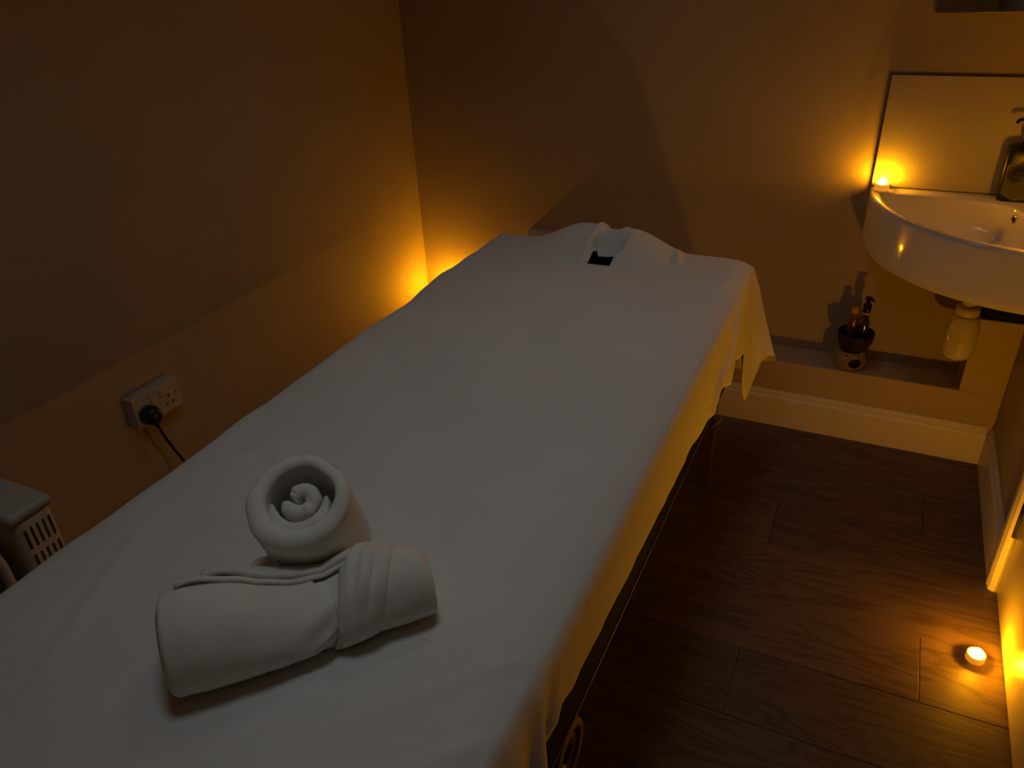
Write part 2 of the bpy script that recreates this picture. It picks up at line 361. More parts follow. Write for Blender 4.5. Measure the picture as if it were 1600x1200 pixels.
HEM_R = [(.12, -.262, .43), (.45, -.258, .42), (.54, -.262, .45), (.585, -.270, .545), (.62, -.276, .572), (.76, -.276, .566), (.9, -.277, .552), (1.03, -.278, .545), (1.2, -.279, .530), (1.33, -.278, .53), (1.5, -.276, .517), (1.60, -.274, .512),
         (1.645, -.270, .545), (1.66, -.268, .552), (1.70, -.266, .515), (1.775, -.262, .492), (1.80, -.262, .545), (1.86, -.258, .525), (1.905, -.258, .520), (1.915, -.256, .42), (1.93, -.252, .37), (1.955, -.248, .342), (2.0, -.246, .335), (2.04, -.242, .352), (2.075, -.228, .412), (2.105, -.215, .42), (2.125, -.20, .41)]
xs = [BX0 + (BX1 - BX0) * i / 130 for i in range(131)]
ys = [BY0 + (1.86 - BY0) * i / 210 for i in range(210)] + [1.86 + (BY1 - 1.86) * i / 72 for i in range(73)]
NX, NY = len(xs), len(ys)
vs, fs = [], []
def wob(y): return .004 + .009 * nz(0, y, 3.5, 8) + .012 * max(0, nz(0, y, 7, 2)) ** .8 + .012 * math.exp(-((y - 1.74) / .06) ** 2)
for j, y in enumerate(ys):
    for i, x in enumerate(xs):
        ee = sstep(.06, 0, x - BX0)
        vs.append((x - ee * (wob(y) + .003 * 0), y + .004 * nz(x, 0, 6, 5) * sstep(.05, 0, BY1 - y), top_z(x, y)))
def hole(x, y):
    s = (y - HY0) * .08
    return HX0 + s + .004 < x < HX1 + s and HY0 < y < 2.022
for j in range(NY - 1):
    for i in range(NX - 1):
        if not hole((xs[i] + xs[i + 1]) / 2, (ys[j] + ys[j + 1]) / 2):
            fs.append((j * NX + i, j * NX + i + 1, (j + 1) * NX + i + 1, (j + 1) * NX + i))
# skirt path, anticlockwise from the near right corner
path = []            # (vertex index on the grid, outward angle, hem offset out, hem z, side)
def corner(idx, a0, a1, out, z, side, k=10, tan=0.0):
    for q in range(1, k):
        t = q / k; a = a0 + (a1 - a0) * t; bump = math.sin(PI * t) ** 1.3
        path.append((idx, a, out[0] * (1 - t) + out[1] * t + out[2] * bump, z[0] * (1 - t) + z[1] * t + z[2] * bump, side))
for j in range(NY):
    hx, hz = lerp_tab(HEM_R, ys[j]); path.append((j * NX + NX - 1, 0.0, hx - BX1, hz, 'r'))
corner((NY - 1) * NX + NX - 1, 0, PI / 2, (.09, .035, .035), (.41, .345, -.02), 'c')
for i in range(NX - 1, -1, -1):
    path.append(((NY - 1) * NX + i, PI / 2, .022 + .010 * nz(xs[i], 0, 6), .34 + .02 * nz(xs[i], 1, 3), 'f'))
corner((NY - 1) * NX, PI / 2, PI, (.022, .02, .04), (.34, .50, -.02), 'c')
for j in range(NY - 1, -1, -1):
    path.append((j * NX, PI, .012 + .008 * nz(0, ys[j], 5), .50 + .02 * nz(0, ys[j], 4), 'l'))
corner(0, PI, 1.5 * PI, (.012, .02, .03), (.50, .46, -.04), 'c')
for i in range(NX):
    path.append((i, 1.5 * PI, .02 + .01 * nz(xs[i], 3, 6), .46, 'n'))
corner(NX - 1, 1.5 * PI, 2 * PI, (.02, .03, .05), (.46, .43, -.04), 'c')
NT = 18; NP = len(path); start = len(vs)
for q, (idx, a, out, hz, side) in enumerate(path):
    b0 = Vector(vs[idx]); dirn = Vector((math.cos(a), math.sin(a), 0))
    for t_ in range(1, NT + 1):
        t = t_ / NT
        rr = .014
        o = rr * (1 - (1 - min(1, t * 4)) ** 2) * .6 + (out - rr * .6) * t ** 1.15
        if side == 'r':
            yy = b0.y
            o += .026 * math.exp(-((yy - (1.95 - .36 * t)) / .030) ** 2) * t ** .6 * (1 - .55 * t)      # long diagonal fold near the head
            o -= .009 * math.exp(-((yy - (2.005 - .30 * t)) / .035) ** 2) * t
            if yy < .75: o += .012 * math.sin((yy + .06 * t) * 75) * sstep(.70, .55, yy) * t
            o += .0035 * nz(yy, t * .25, 9, 1) * t + .002 * nz(yy, t * .4, 24, 1) * t
        elif side != 'c':
            o += .006 * nz(b0.x + b0.y, t * .2, 8, 4) * t
        z = b0.z - (b0.z - hz) * t
        vs.append((b0.x + dirn.x * o, b0.y + dirn.y * o, z))
for q in range(NP):
    q2 = (q + 1) % NP; ia, ib = path[q][0], path[q2][0]; A, B = start + q * NT, start + q2 * NT
    if ia == ib: fs.append((ia, A, B))
    else: fs.append((ia, A, B, ib))
    for t_ in range(NT - 1): fs.append((A + t_, A + t_ + 1, B + t_ + 1, B + t_))
sheet = mesh_obj('bed_sheet', vs, fs, 'sheet')
sol = sheet.modifiers.new('cloth', 'SOLIDIFY'); sol.thickness = .0018; sol.offset = 0
tag(sheet, 'white cotton sheet with a face hole draped over the massage table', 'sheet')
th = tube('loose_thread', smooth_path([(-.272, 1.60, .516), (-.262, 1.625, .500), (-.256, 1.64, .482), (-.258, 1.628, .466), (-.270, 1.60, .462)]), .0007, 'thread', sheet, 6)
th['label'] = 'loose cotton thread hanging from the hem'

# ------------------------------------------------------------------ towels on the bed
TZ = BZ + .003
A = Vector((-.706, .408, TZ)); B = Vector((-.472, .650, TZ))
ax = (B - A).normalized(); nrm = Vector((-ax.y, ax.x, 0)); LEN = (B - A).length
lower = tag(empty('rolled_towel', tuple((A + B) / 2)), 'white towel rolled lengthwise and tied with a band, lying on the sheet', 'towel')
PR = [(0, .058), (.02, .064), (.1, .066), (.3, .065), (.42, .061), (.52, .054), (.60, .047), (.68, .049), (.78, .052), (.9, .052), (.97, .050), (1.0, .045)]
def zsq(t): return 1 - .27 * math.exp(-((t - .46) / .20) ** 2)
def roll_pt(t, a, extra=0.0):
    r = lerp_tab(PR, t)[0] + extra
    c = math.cos(a); s = math.sin(a)
    zz = r + r * s
    if s < -.75: zz = r + r * (-.75 + (s + .75) * .35)          # flattened where it rests
    zz = (zz - r * .162) * zsq(t)
    n_ = .0016 * noise.noise(Vector((t * 9, a * 1.5, 1))) + .003 * math.exp(-((t - .56) / .06) ** 2) * math.sin(a * 7 + t * 30) * .8
    return A + ax * (t * LEN) + nrm * (c * (r + n_)) + Vector((0, 0, max(0, zz + n_ * s)))
vs, fs = [], []; NTT, NA = 90, 72
for i in range(NTT + 1):
    for k in range(NA): vs.append(roll_pt(i / NTT, 2 * PI * k / NA))
for i in range(NTT):
    for k in range(NA):
        k2 = (k + 1) % NA; fs.append((i * NA + k, (i + 1) * NA + k, (i + 1) * NA + k2, i * NA + k2))
for end, base, sg in ((0, 0, 1), (1, NTT * NA, -1)):                 # spiral-looking ends sunk inwards
    prev = [base + k for k in range(NA)]
    for f_, dep in ((.82, -.002), (.74, .010), (.62, .010), (.56, .000), (.40, .000), (.34, .010), (.2, .008)):
        cen = roll_pt(end, 0) * .5 + roll_pt(end, PI) * .5; cen.z = TZ + lerp_tab(PR, end)[0] * .84
        cur = []
        for k in range(NA):
            p = vs[base + k]; q = cen + (p - cen) * (f_ - .05 * k / NA); q = q + ax * dep * sg; cur.append(len(vs)); vs.append(q)
        for k in range(NA):
            k2 = (k + 1) % NA; fs.append((prev[k], prev[k2], cur[k2], cur[k]) if sg > 0 else (prev[k], cur[k], cur[k2], prev[k2]))
        prev = cur
    fs.append(tuple(prev) if sg > 0 else tuple(reversed(prev)))
at(mesh_obj('towel_roll', vs, fs, 'towel'), lower)
# loose wrap: the towel's outer layers, cut edges running diagonally over the left half
def wrap(name, t_edge, a0, a1, extra, t_start, mat='towel'):
    vs, fs = [], []; n1, n2 = 46, 40
    for i in range(n1 + 1):
        for k in range(n2 + 1):
            a = a0 + (a1 - a0) * k / n2; te = t_edge(a); t = t_start + (te - t_start) * i / n1
            lift = extra * (1 + .6 * sstep(.8, 1, i / n1)) * (1 if i else .2)
            if i == n1: lift *= .35
            vs.append(roll_pt(min(1, max(0, t)), a, lift))
    for i in range(n1):
        for k in range(n2):
            fs.append((i * (n2 + 1) + k, (i + 1) * (n2 + 1) + k, (i + 1) * (n2 + 1) + k + 1, i * (n2 + 1) + k + 1))
    o = at(mesh_obj(name, vs, fs, mat), lower); s_ = o.modifiers.new('t', 'SOLIDIFY'); s_.thickness = .004; s_.offset = 1; return o
rad = math.radians
# angle 90 deg = top, 180 = front side (nrm points away from the camera -> cos<0 is the camera side)
wrap('outer_layer', lambda a: .62 - .22 * sstep(rad(160), rad(215), a) - .06 * sstep(rad(110), rad(75), a), rad(62), rad(222), .0025, .005)
wrap('outer_layer', lambda a: .665 - .20 * sstep(rad(160), rad(222), a), rad(120), rad(228), .0005, .30)
# band / knot of terry cloth around the waist
vs, fs = [], []; n1, n2 = 60, 14
for i in range(n1 + 1):
    u = i / n1; a = rad(20) + rad(205) * u
    for k in range(n2 + 1):
        v_ = k / n2 - .5
        tc_ = .83 - .17 * u + v_ * (.26 - .10 * u)
        puff = (.0085 * sstep(-.5, -.22, v_) * (1 - sstep(-.30, .5, v_)) + .0032 * math.sin(v_ * 19 + u * 5) * (1 - (2 * v_) ** 4) * math.exp(-((u - .42) / .25) ** 2) + .0025 * noise.noise(Vector((u * 7, v_ * 6, 0))) * (1 - (2 * v_) ** 2)) * (1 - .3 * u)
        vs.append(roll_pt(min(1, tc_), a, .001 + max(-.001, puff) - .006 * sstep(.25, .5, v_)))
for i in range(n1):
    for k in range(n2): fs.append((i * (n2 + 1) + k, i * (n2 + 1) + k + 1, (i + 1) * (n2 + 1) + k + 1, (i + 1) * (n2 + 1) + k))
bnd = at(mesh_obj('towel_band', vs, fs, 'towel'), lower); s_ = bnd.modifiers.new('t', 'SOLIDIFY'); s_.thickness = .004; s_.offset = -1
# flat folded flap behind the roll, rising onto its back, with layered points at its left end
def flap(name, tl, tr, d0, d1, zoff, thick, point=0.0, curl=0.0):
    vs, fs = [], []; n1, n2 = 40, 16
    for i in range(n1 + 1):
        u = i / n1; t = tl + (tr - tl) * u
        for k in range(n2 + 1):
            v_ = k / n2
            dist = d0 + (d1 - d0) * v_ * (1 - .0 * u)
            taper = sstep(-.02, point, u) if point else 1.0
            dist = d0 + (dist - d0) * (.15 + .85 * taper)
            r = lerp_tab(PR, min(1, max(0, t)))[0]
            # height: hugs the roll near it, falls to the bed behind
            if dist < r * .72: hz_ = r * .84 + math.sqrt(max(0, r * r - dist * dist)) + .003
            else:
                hr = r * .84 + math.sqrt(max(0, r * r - (r * .72) ** 2)) + .003
                f_ = sstep(r * .72, r * .72 + .075, dist); hz_ = hr * (1 - f_) + .003 * f_
            hz_ = hz_ * (zsq(t) if dist < r * .72 else 1 - (1 - zsq(t)) * (1 - f_)) + zoff + curl * math.sin(PI * min(1, u * 4)) * (1 if u < .25 else 0) + .0018 * noise.noise(Vector((u * 7, v_ * 4, zoff * 99)))
            vs.append(A + ax * (t * LEN) + nrm * dist + Vector((0, 0, hz_)))
    for i in range(n1):
        for k in range(n2): fs.append((i * (n2 + 1) + k, (i + 1) * (n2 + 1) + k, (i + 1) * (n2 + 1) + k + 1, i * (n2 + 1) + k + 1))
    o = at(mesh_obj(name, vs, fs, 'towel'), lower); s_ = o.modifiers.new('t', 'SOLIDIFY'); s_.thickness = thick; s_.offset = 1; return o
flap('towel_flap', .08, .74, .020, .120, .003, .004, .40, .004)
flap('towel_flap', .17, .80, .030, .165, .008, .007, .28, .004)

# upright roll: spiral end facing up towards the camera
axis = Vector((.18, -.38, .90)).normalized()
F = Vector((-.645, .614, .858)); RL = .145
ex_ = Vector((RIGHT - axis * RIGHT.dot(axis))).normalized(); ey_ = axis.cross(ex_)
upper = tag(empty('upright_rolled_towel', (F.x - axis.x * RL, F.y - axis.y * RL, BZ)), 'small white towel rolled into an upright coil behind the tied towel', 'towel')
def coil(name, theta0, theta1, rfun, wfun, cenf, top, bottom, samples=150, closed=False):
    """sweep a rounded strip (radial width w) along a spiral; rounded lip at the top"""
    vs, fs = [], []; ring = None
    for i in range(samples + 1):
        th_ = theta0 + (theta1 - theta0) * i / samples; r = rfun(i / samples, th_); w_ = wfun(i / samples, th_)
        if not closed and (i < 6 or i > samples - 6): w_ *= .55 + .45 * min(1, min(i, samples - i) / 6)
        cx_, cy_ = cenf; d = ex_ * math.cos(th_) + ey_ * math.sin(th_); c0 = F + ex_ * cx_ + ey_ * cy_
        prof = [(-.5, bottom)]
        for q in range(9):
            g = PI - PI * q / 8; prof.append((.5 * math.cos(g), top + (w_ * .42) * (math.sin(g) - 1)))
        prof.append((.5, bottom)); ring = len(prof)
        wob_ = .0026 * noise.noise(Vector((math.cos(th_) * 1.6, math.sin(th_) * 1.6, r * 40)))
        for (u, h) in prof:
            p = c0 + d * (r + u * w_ + wob_) + axis * (h + 2 * wob_)
            if p.z < BZ + .003: p.z = BZ + .003
            vs.append(p)
    for i in range(samples):
        for k in range(ring - 1):
            fs.append((i * ring + k, i * ring + k + 1, (i + 1) * ring + k + 1, (i + 1) * ring + k))
        fs.append((i * ring + ring - 1, i * ring, (i + 1) * ring, (i + 1) * ring + ring - 1))
    if not closed: fs.append(tuple(range(ring))); fs.append(tuple(reversed(range(samples * ring, samples * ring + ring))))
    o = mesh_obj(name, vs, fs, 'towel'); bb = bmesh.new(); bb.from_mesh(o.data); bmesh.ops.remove_doubles(bb, verts=bb.verts, dist=1e-5); bmesh.ops.recalc_face_normals(bb, faces=bb.faces); bb.to_mesh(o.data); bb.free()
    for p in o.data.polygons: p.use_smooth = True
    return at(o, upper)
coil('outer_coil', 0, 2 * PI, lambda u, th_: .0585 - .002 * math.cos(th_ - rad(240)), lambda u, th_: .0240 + .006 * math.cos(th_ - rad(240)), (0, 0), .0, -RL, 150, True)
coil('middle_coil', rad(185), rad(372), lambda u, th_: .0375, lambda u, th_: .017 * math.sin(PI * min(.94, max(.06, u))) ** .6 + .003, (.001, -.003), -.005, -RL + .01, 90)
coil('inner_coil', rad(-165), rad(165), lambda u, th_: .0205 - .0095 * u, lambda u, th_: .0205, (.003, .004), -.006, -RL + .02, 90)
# closing skirt of the coil (body below the lip)
vs, fs = [], []; NC, NR = 64, 10
for j in range(NR + 1):
    v_ = j / NR
    for k in range(NC):
        a = 2 * PI * k / NC; r = .0705 + .0030 * v_ + .0015 * noise.noise(Vector((math.cos(a) * 2, math.sin(a) * 2, v_ * 3)))
        p = F + (ex_ * math.cos(a) + ey_ * math.sin(a)) * r - axis * (.016 + v_ * (RL - .016))
        p.z = max(p.z, BZ + .0025); vs.append(p)
for j in range(NR):
    for k in range(NC):
        k2 = (k + 1) % NC; fs.append((j * NC + k, j * NC + k2, (j + 1) * NC + k2, (j + 1) * NC + k))
at(mesh_obj('towel_body', vs, fs, 'towel'), upper)

# ------------------------------------------------------------------ basin in the corner
RIMZ, APR = .816, .162
basin = tag(empty('corner_basin', (XR, YB, RIMZ - APR)), 'white ceramic quarter-round corner basin hung on the back wall', 'basin')
AX_, BY_ = .478, .500
def arc(u, inset=0.0):                 # u 0..1 from back wall end to right wall end
    a = PI + u * PI / 2; e = 2 / 2.12
    c, s = -abs(math.cos(a)) ** e, -abs(math.sin(a)) ** e
    return Vector((c * (AX_ - inset), s * (BY_ - inset), 0))
NU = 64; G = .001                     # stays a hair off both walls
def outline(inset, back):              # closed loop: arc, then along right wall, corner, back wall
    pts = []
    for i in range(NU + 1):
        p = arc(i / NU, inset); p.x = min(p.x, -back); p.y = min(p.y, -back); pts.append(p)
    for i in range(1, 13): q = pts[NU]; pts.append(Vector((q.x, q.y + (-back - q.y) * i / 12, 0)))
    for i in range(1, 13): pts.append(Vector((-back + (pts[0].x + back) * i / 12 * .999, -back, 0)))
    return pts
loops = []
for ins, back, z in ((.11, G, -.002), (.032, G, .0), (.014, G, .004), (.005, G, .010), (.001, G, .020), (0, G, .035), (0, G, APR - .012), (.0015, G, APR - .004), (.006, G, APR), (.010, .004, APR + .0005)):
    loops.append([p + Vector((0, 0, z)) for p in outline(ins, back)])
# rim to bowl: the bowl is an inset rounded outline that leaves a deck in the corner
def bowl_loop(k, z):
    out = []
    base = outline(.022, .068); c = Vector((-.245, -.255, 0))
    n_ = len(base)
    for p in base:
        q = c + (p - c) * k
        # pull the corner of the bowl inwards: deck for the tap and the soap
        d = (Vector((-.03, -.03, 0)) - q).length
        q = q + (c - q) * .30 * math.exp(-(d / .13) ** 2); out.append(q + Vector((0, 0, z)))
    return out
for k, z in ((1.0, APR), (.985, APR - .003), (.965, APR - .012), (.93, APR - .035), (.88, APR - .060), (.80, APR - .085), (.66, APR - .102), (.45, APR - .112), (.2, APR - .116), (.06, APR - .117)):
    loops.append(bowl_loop(k, z))
n = len(loops[0]); vs = [p for l in loops for p in l]; fs = []
for i in range(len(loops) - 1):
    for k in range(n):
        k2 = (k + 1) % n; fs.append((i * n + k, i * n + k2, (i + 1) * n + k2, (i + 1) * n + k))
fs.append(tuple(reversed(range(n)))); fs.append(tuple(range((len(loops) - 1) * n, len(loops) * n)))
bo = mesh_obj('basin_bowl', vs, fs, 'ceramic', basin)
bb = bmesh.new(); bb.from_mesh(bo.data); bmesh.ops.recalc_face_normals(bb, faces=bb.faces); bb.to_mesh(bo.data); bb.free()
for p in bo.data.polygons: p.use_smooth = True
# overflow ring, plug hole
from mathutils.bvhtree import BVHTree
bvh = BVHTree.FromPolygons([tuple(v.co) for v in bo.data.vertices], [tuple(p.vertices) for p in bo.data.polygons])
ov, on, _i, _d = bvh.ray_cast(Vector((-.125, -.30, APR - .026)), Vector((.12, 1, 0)).normalized())
if on.y > 0: on = -on
def torus_part(name, c, R, r, nrm_, mat, parent):
    q = Vector((0, 0, 1)).rotation_difference(nrm_); vs, fs = [], []
    for i in range(24):
        for k in range(8):
            a, b_ = 2 * PI * i / 24, 2 * PI * k / 8
            vs.append(c + q @ Vector(((R + r * math.cos(b_)) * math.cos(a), (R + r * math.cos(b_)) * math.sin(a), r * math.sin(b_))))
    for i in range(24):
        for k in range(8): fs.append((i * 8 + k, (i + 1) % 24 * 8 + k, (i + 1) % 24 * 8 + (k + 1) % 8, i * 8 + (k + 1) % 8))
    return mesh_obj(name, vs, fs, mat, parent)
ovr = torus_part('overflow_ring', ov, .0095, .0028, on, 'steel', basin)
disc = [ov + Vector((0, 0, 1)).rotation_difference(on) @ Vector((.009 * math.cos(2 * PI * i / 20), .009 * math.sin(2 * PI * i / 20), .0005)) for i in range(20)]
mesh_obj('overflow_hole', disc, [tuple(range(20))], 'near_black', ovr, False)
lathe('plug_hole', [(.001, 0), (.020, 0), (.024, .002), (.024, -.004), (.001, -.004)], 'steel', basin, 24, (-.245, -.255, APR - .1145))
# tap in the corner (just out of the picture)
tp = lathe('tap', [(.024, 0), (.024, .006), (.018, .012), (.017, .085), (.019, .09), (.019, .105), (.012, .112), (.001, .113)], 'steel', basin, 24, (-.030, -.120, APR))
tube('spout', smooth_path([(-.003, -.005, .06), (-.030, -.055, .068), (-.055, -.100, .062), (-.060, -.108, .048)]), .010, 'steel', tp)
# plain black block filling the gap, and bottle trap, under the basin
at(box('black_block', .332, XR - .002, LEDGE_Y + .004, YB - .001, .488, RIMZ - APR + .004, 'near_black', bev=.003), basin)
TX, TY = .282, 2.36
tr = empty('bottle_trap', (TX, TY, .382)); tr.parent = basin; tr.location = Vector(tr.location) - Vector(basin.location)
trap = lathe('trap_body', [(.001, 0), (.020, .0), (.033, .004), (.041, .015), (.043, .03), (.043, .055), (.0445, .058), (.0445, .064), (.043, .067), (.043, .095), (.040, .115), (.034, .130), (.032, .136), (.001, .136)], 'trap_plastic', tr, 40)
lathe('trap_collar', [(.028, .137), (.031, .139), (.032, .145), (.032, .158), (.029, .162), (.020, .163)], 'trap_plastic', tr, 32)
lathe('waste_pipe', [(.019, .16), (.019, .300)], 'trap_plastic', tr, 24)
tube('outlet_elbow', smooth_path([(.0, .03, .112), (.006, .06, .118), (.012, .10, .118), (.012, .184, .118)]), .016, 'trap_plastic', tr, 16)

# splashback, dark line along the panel's left and top edges, mirror
sp = tag(empty('splashback', (XR, YB, RIMZ)), 'pale flat splashback panel above the basin', 'splashback')
at(box('panel', -.033, XR - .001, YB - .012, YB - .0008, RIMZ + .004, 1.132, 'splash', bev=.001), sp)
at(box('edge_line', -.0355, -.0332, YB - .006, YB - .0008, RIMZ + .004, 1.136, 'edge_line'), sp)
at(box('edge_line', -.033, XR - .001, YB - .006, YB - .0008, 1.1322, 1.1345, 'edge_line'), sp)
mr = tag(empty('wall_mirror', (.243, YB, 1.288)), 'frameless mirror on the wall above the splashback', 'mirror')
at(box('backing', .0435, XR - .004, YB - .006, YB - .0008, 1.2885, 1.90, 'dark_edge'), mr)
at(box('mirror_glass', .043, XR - .0035, YB - .0105, YB - .0061, 1.288, 1.9005, 'mirror', bev=.001), mr)

# ------------------------------------------------------------------ soap bottle
SX, SY = .333, 2.505
soap = tag(empty('soap_bottle', (SX, SY, RIMZ + .0008)), 'dark green square pump soap bottle standing on the basin corner', 'bottle')
def rsq(w_, d_, e=.28, n=36):
    return [(math.copysign(abs(math.cos(2 * PI * k / n)) ** e, math.cos(2 * PI * k / n)) * w_, math.copysign(abs(math.sin(2 * PI * k / n)) ** e, math.sin(2 * PI * k / n)) * d_) for k in range(n)]
vs, fs = [], []; prof = [(.90, 0), (.97, .003), (1, .010), (1, .125), (.97, .136), (.86, .146), (.60, .152), (.32, .154), (.28, .158), (.28, .166)]
for s_, z in prof:
    for x, y in rsq(.044, .0265, .32 if s_ > .5 else .9): vs.append((x * s_, y * s_ if s_ > .5 else y * s_ * 1.35, z))
n = 36
for i in range(len(prof) - 1):
    for k in range(n): fs.append((i * n + k, i * n + (k + 1) % n, (i + 1) * n + (k + 1) % n, (i + 1) * n + k))
fs.append(tuple(reversed(range(n)))); fs.append(tuple(range(9 * n, 10 * n)))
mesh_obj('bottle_body', vs, fs, 'soap', soap)
def flat_poly(name, pts, y, mat, par, th_=.0006):
    return prism(name, pts, 'y', y, y + th_, mat, par)
hexo = [(-.036, .020), (.0, .004), (.036, .020), (.036, .098), (.0, .114), (-.036, .098)]
hexi = [(-.033, .0225), (.0, .0075), (.033, .0225), (.033, .0955), (.0, .1105), (-.033, .0955)]
lb = flat_poly('label_border', hexo, -0.0271, 'label_line', soap)
flat_poly('label', hexi, -0.0275, 'label', lb)
for a_, z_, w_, h_ in ((0, .078, .036, .004), (0, .066, .044, .007), (0, .052, .030, .003), (-.012, .030, .010, .008), (.012, .030, .010, .008)):
    flat_poly('label_print', [(a_ - w_ / 2, z_), (a_ + w_ / 2, z_), (a_ + w_ / 2, z_ + h_), (a_ - w_ / 2, z_ + h_)], -0.0279, 'label_line' if z_ > .06 else 'soap', lb)
lathe('collar', [(.013, .1665), (.015, .167), (.015, .184), (.012, .187), (.001, .187)], 'amber_cap', soap, 24)
pm = lathe('pump_stem', [(.005, .186), (.005, .208), (.010, .210), (.010, .222), (.001, .224)], 'black_gloss', soap, 16)
tube('pump_nozzle', smooth_path([(.0, 0, .216), (-.02, -.006, .217), (-.036, -.011, .214), (-.040, -.012, .206)]), .0045, 'black_gloss', pm)

# ------------------------------------------------------------------ oil burner with bowl and little bottles, on the ledge
OX, OY = .000, 2.466
burn = tag(empty('oil_burner', (OX, OY, LEDGE_Z)), 'speckled stone oil burner base with a round opening on the ledge', 'oil burner')
prof = smooth_path([(.001, 0, 0), (.036, 0, 0), (.044, .006, 0), (.048, .018, 0), (.0485, .034, 0), (.045, .050, 0), (.038, .060, 0), (.034, .063, 0), (.001, .063, 0)], 5)
n = 88; vs, fs = [], []
for p in prof:
    for k in range(n): a = 2 * PI * k / n; vs.append((max(.0005, p.x) * math.cos(a), max(.0005, p.x) * math.sin(a), max(0, p.y)))
OA = math.atan2(-.9, .42)
def in_open(p):
    da = (math.atan2(p[1], p[0]) - OA + PI) % (2 * PI) - PI; return math.hypot(p[0], p[1]) > .03 and (da * .048 / .0215) ** 2 + ((p[2] - .031) / .0175) ** 2 < 1
for i in range(len(prof) - 1):
    for k in range(n):
        f_ = (i * n + k, i * n + (k + 1) % n, (i + 1) * n + (k + 1) % n, (i + 1) * n + k)
        if not in_open([sum(vs[q][c_] for q in f_) / 4 for c_ in range(3)]): fs.append(f_)
bb_ = mesh_obj('burner_body', vs, fs, 'speckle', burn); sd = bb_.modifiers.new('wall', 'SOLIDIFY'); sd.thickness = .004; sd.offset = -1
lathe('inner_chamber', [(.001, .003), (.030, .003), (.036, .015), (.036, .045), (.028, .056), (.001, .057)], 'near_black', burn, 32)
bw = tag(lathe('burner_bowl', [(.001, 0), (.024, 0), (.036, .006), (.047, .020), (.0535, .040), (.056, .062), (.0545, .064), (.0515, .062), (.048, .042), (.040, .022), (.028, .010), (.001, .008)], 'bowl', None, 44, (OX + .006, OY, LEDGE_Z + .0635)), 'dark brown bowl resting on the speckled oil burner', 'bowl')
zb = LEDGE_Z + .0635 + .0105
b1 = tag(empty('amber_bottle', (OX - .010, OY + .006, zb)), 'small amber glass bottle with a gold cap standing in the dark bowl', 'bottle')
lathe('glass_body', [(.001, 0), (.014, 0), (.0155, .003), (.0155, .090), (.014, .100), (.009, .108), (.008, .112), (.001, .112)], 'amber', b1, 28)
lathe('cap', [(.0095, .1125), (.0105, .114), (.0105, .132), (.009, .134), (.001, .134)], 'amber_cap', b1, 24)
b2 = tag(empty('pump_bottle', (OX + .023, OY - .004, zb)), 'small smoked bottle with a black pump top standing in the dark bowl', 'bottle')
lathe('bottle_body', [(.001, 0), (.015, 0), (.0165, .003), (.0165, .085), (.015, .097), (.009, .108), (.0085, .118), (.001, .118)], 'smoke', b2, 28)
lathe('neck_ring', [(.0095, .1185), (.011, .119), (.011, .126), (.0095, .1265)], 'amber_cap', b2, 24)
pt = lathe('pump_top', [(.001, .1265), (.0115, .1265), (.0125, .130), (.0125, .152), (.008, .156), (.006, .158), (.006, .164), (.010, .166), (.0105, .176), (.008, .178), (.001, .178)], 'black_gloss', b2, 24)
tube('pump_nozzle', [(0, 0, .172), (.010, -.008, .172), (.017, -.013, .170)], .0042, 'black_gloss', pt)

# ------------------------------------------------------------------ candles
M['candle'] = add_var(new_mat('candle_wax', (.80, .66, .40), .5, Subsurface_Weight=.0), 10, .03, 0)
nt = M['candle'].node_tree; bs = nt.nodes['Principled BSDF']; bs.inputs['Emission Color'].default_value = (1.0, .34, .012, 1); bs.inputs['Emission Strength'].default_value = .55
def candle(loc, key, label, r=.0205, h=.019, lean=0.0):
    c = tag(empty('tealight', loc), label, 'candle', 'glowing tealights')
    lathe('holder', [(.001, .0004), (r * .96, .0004), (r, .002), (r, h - .002), (r * .97, h), (r * .86, h), (r * .80, h - .004), (.001, h - .005)], 'candle', c, 32)
    fh = .024
    prof = [(.0110, 0), (.0130, .003), (.0132, .007), (.0115, .0115), (.0088, .0150), (.0056, .0180), (.0030, .0205), (.0010, .0225)]
    f = lathe('flame', prof, emit_mat('flame_' + key, CANDLE_COL, FLAME[key]), c, 12, (0, 0, h - .0045))
    f.data.transform(Matrix.Shear('XY', 4, (lean, 0))) if lean else None
    return c
candle((.3905, 1.557, 0), 'floor', 'glowing tealight standing on the wood floor beside the door', lean=.12)
candle((-.0035, 2.508, RIMZ + .0008), 'basin', 'glowing tealight on the left end of the basin rim')
candle((-1.510, 2.490, LEDGE_Z), 'corner', 'tealight glowing on the ledge in the corner behind the bed')
candle((.405, 2.085, RIMZ + .0008), 'basin_right', 'added unseen tealight on the basin rim beside the right wall', r=.0165)  # out-of-view candle added for the warm light in the basin

# ------------------------------------------------------------------ sockets, plug and cable
def socket(loc, rotz, label):
    s = tag(empty('wall_socket', loc), label, 'socket'); s.rotation_euler = (0, 0, rotz)
    bm_obj('back_box', box_bm(-.073, .073, .0005, .026, 0, .086, .003), 'white_plastic', s)      # local: x along wall, y out of wall
    fp = bm_obj('face_plate', box_bm(-.0735, .0735, .0265, .034, -.0005, .0865, .003), 'white_plastic', s)
    for sx in (-.036, .036):
        bm_obj('rocker_switch', box_bm(sx * .42 - .006, sx * .42 + .006, .0335, .0375, .056, .074, .001), 'white_plastic', fp)
        for dx, dz, w_, h_ in ((0, .046, .0022, .0045), (-.011, .024, .0035, .0022), (.011, .024, .0035, .0022)):
            bm_obj('pin_hole', box_bm(sx + dx - w_, sx + dx + w_, .0338, .0345, dz - h_, dz + h_), 'near_black', fp)
    for sx in (-.060, .060):
        bm_obj('screw', box_bm(sx - .0025, sx + .0025, .0338, .0347, .041, .046, .0005), 'hinge', fp)
    return s
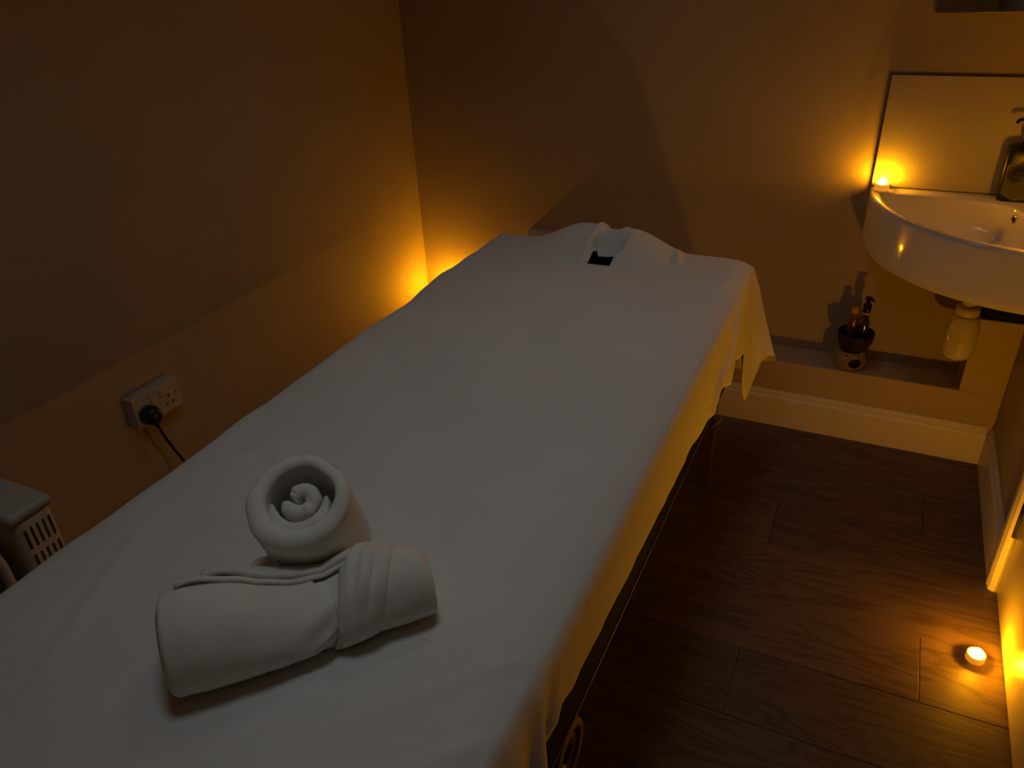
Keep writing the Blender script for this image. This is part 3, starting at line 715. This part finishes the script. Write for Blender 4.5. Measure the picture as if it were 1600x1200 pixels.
socket((XL, 1.145, .452), -PI / 2, 'white double socket with a black plug on the left wall')
socket((-1.100, YB, .483), PI, 'white double socket on the back wall behind the head of the bed')
plug = tag(empty('black_plug', (XL + .0345, 1.106, .482)), 'black plug and cable in the left wall socket', 'plug')
pb = lathe('plug_body', [(.001, .0), (.024, .0), (.0255, .003), (.0255, .018), (.022, .030), (.015, .036), (.001, .038)], 'black_plastic', plug, 28)
pb.rotation_euler = (0, PI / 2, 0)
tube('strain_relief', [(.017, .002, -.018), (.018, .005, -.036)], [.009, .006], 'black_plastic', plug)
pl = Vector(plug.location)
tube('cable', smooth_path([Vector((.018, .005, -.033)), Vector((.020, .014, -.075)), Vector((.022, .028, -.125)), Vector((.026, .046, -.19)), Vector((.05, .05, -.33)), Vector((.09, -.02, -.44)), Vector((.10, -.20, -.474)), Vector((.13, -.38, -.46)), Vector((.13, -.416, -.36))], 10), .0038, 'black_plastic', plug)

# ------------------------------------------------------------------ oil-filled radiator beside the bed
HXa, HXb, HYe, HTZ = -1.610, -1.402, .695, .575
heat = tag(empty('oil_radiator', ((HXa + HXb) / 2, HYe - .25, 0)), 'white oil-filled radiator between the left wall and the bed', 'heater')
hb = box_bm(HXa, HXb, HYe - .085, HYe, .085, HTZ, .022, 4)
body = at(bm_obj('control_housing', hb, 'heater_white', smooth=False), heat)
cap = at(bm_obj('top_cap', box_bm(HXa - .004, HXb + .004, HYe - .090, HYe + .004, HTZ - .016, HTZ + .010, .012, 4), 'heater_white', smooth=True), heat)
for r_ in range(3):
    for k in range(5):
        z1 = HTZ - .034 - r_ * .062; y_ = HYe - .070 + k * .013
        sl = box('vent_slot', HXb - .004, HXb + .0012, y_, y_ + .005, z1 - .046, z1, 'heater_dark', bev=.0008); at(sl, heat)
def fin_mesh():
    w_, h_ = HXb - HXa - .022, HTZ - .13
    pts = []
    R = .055
    for cx_, cz_, a0 in ((w_ / 2 - R, h_ - R, 0), (-w_ / 2 + R, h_ - R, 90), (-w_ / 2 + R, R, 180), (w_ / 2 - R, R, 270)):
        for k in range(9): a = rad(a0 + 90 * k / 8); pts.append((cx_ + R * math.cos(a), cz_ + R * math.sin(a)))
    n = len(pts); c = Vector((0, h_ / 2)); vs = []
    for y_, s_ in ((-.004, .80), (-.011, .88), (-.006, .965), (-.002, 1.0), (.002, 1.0), (.006, .965), (.011, .88), (.004, .80)):
        for p in pts: q = c + (Vector(p) - c) * s_; vs.append((q.x, y_, q.y))
    fs = []
    for i in range(7):
        for k in range(n): fs.append((i * n + k, i * n + (k + 1) % n, (i + 1) * n + (k + 1) % n, (i + 1) * n + k))
    fs.append(tuple(reversed(range(n)))); fs.append(tuple(range(7 * n, 8 * n)))
    me = bpy.data.meshes.new('fin'); me.from_pydata(vs, [], fs); me.materials.append(M['heater_white'])
    bb = bmesh.new(); bb.from_mesh(me); bmesh.ops.recalc_face_normals(bb, faces=bb.faces); bb.to_mesh(me); bb.free()
    for p in me.polygons: p.use_smooth = True
    return me
fm = fin_mesh()
for k in range(9):
    f = bpy.data.objects.new('fin', fm); COL.objects.link(f); f.location = ((HXa + HXb) / 2 - .004, HYe - .118 - k * .046, .095); at(f, heat)
for zz in (.16, .49):
    at(tube('oil_channel', [((HXa + HXb) / 2, HYe - .06, zz), ((HXa + HXb) / 2, HYe - .118 - 8 * .046, zz)], .02, 'heater_white', None, 16), heat)
for ya in (HYe - .06, HYe - .44):
    at(box('foot', HXa + .01, HXb - .01, ya - .02, ya + .02, .03, .098, 'black_plastic', bev=.008), heat)
    for xa in (HXa + .03, HXb - .03):
        wv_ = tube('wheel', [(xa - .011, ya, .021), (xa + .011, ya, .021)], .0205, 'black_plastic', None, 20); at(wv_, heat)
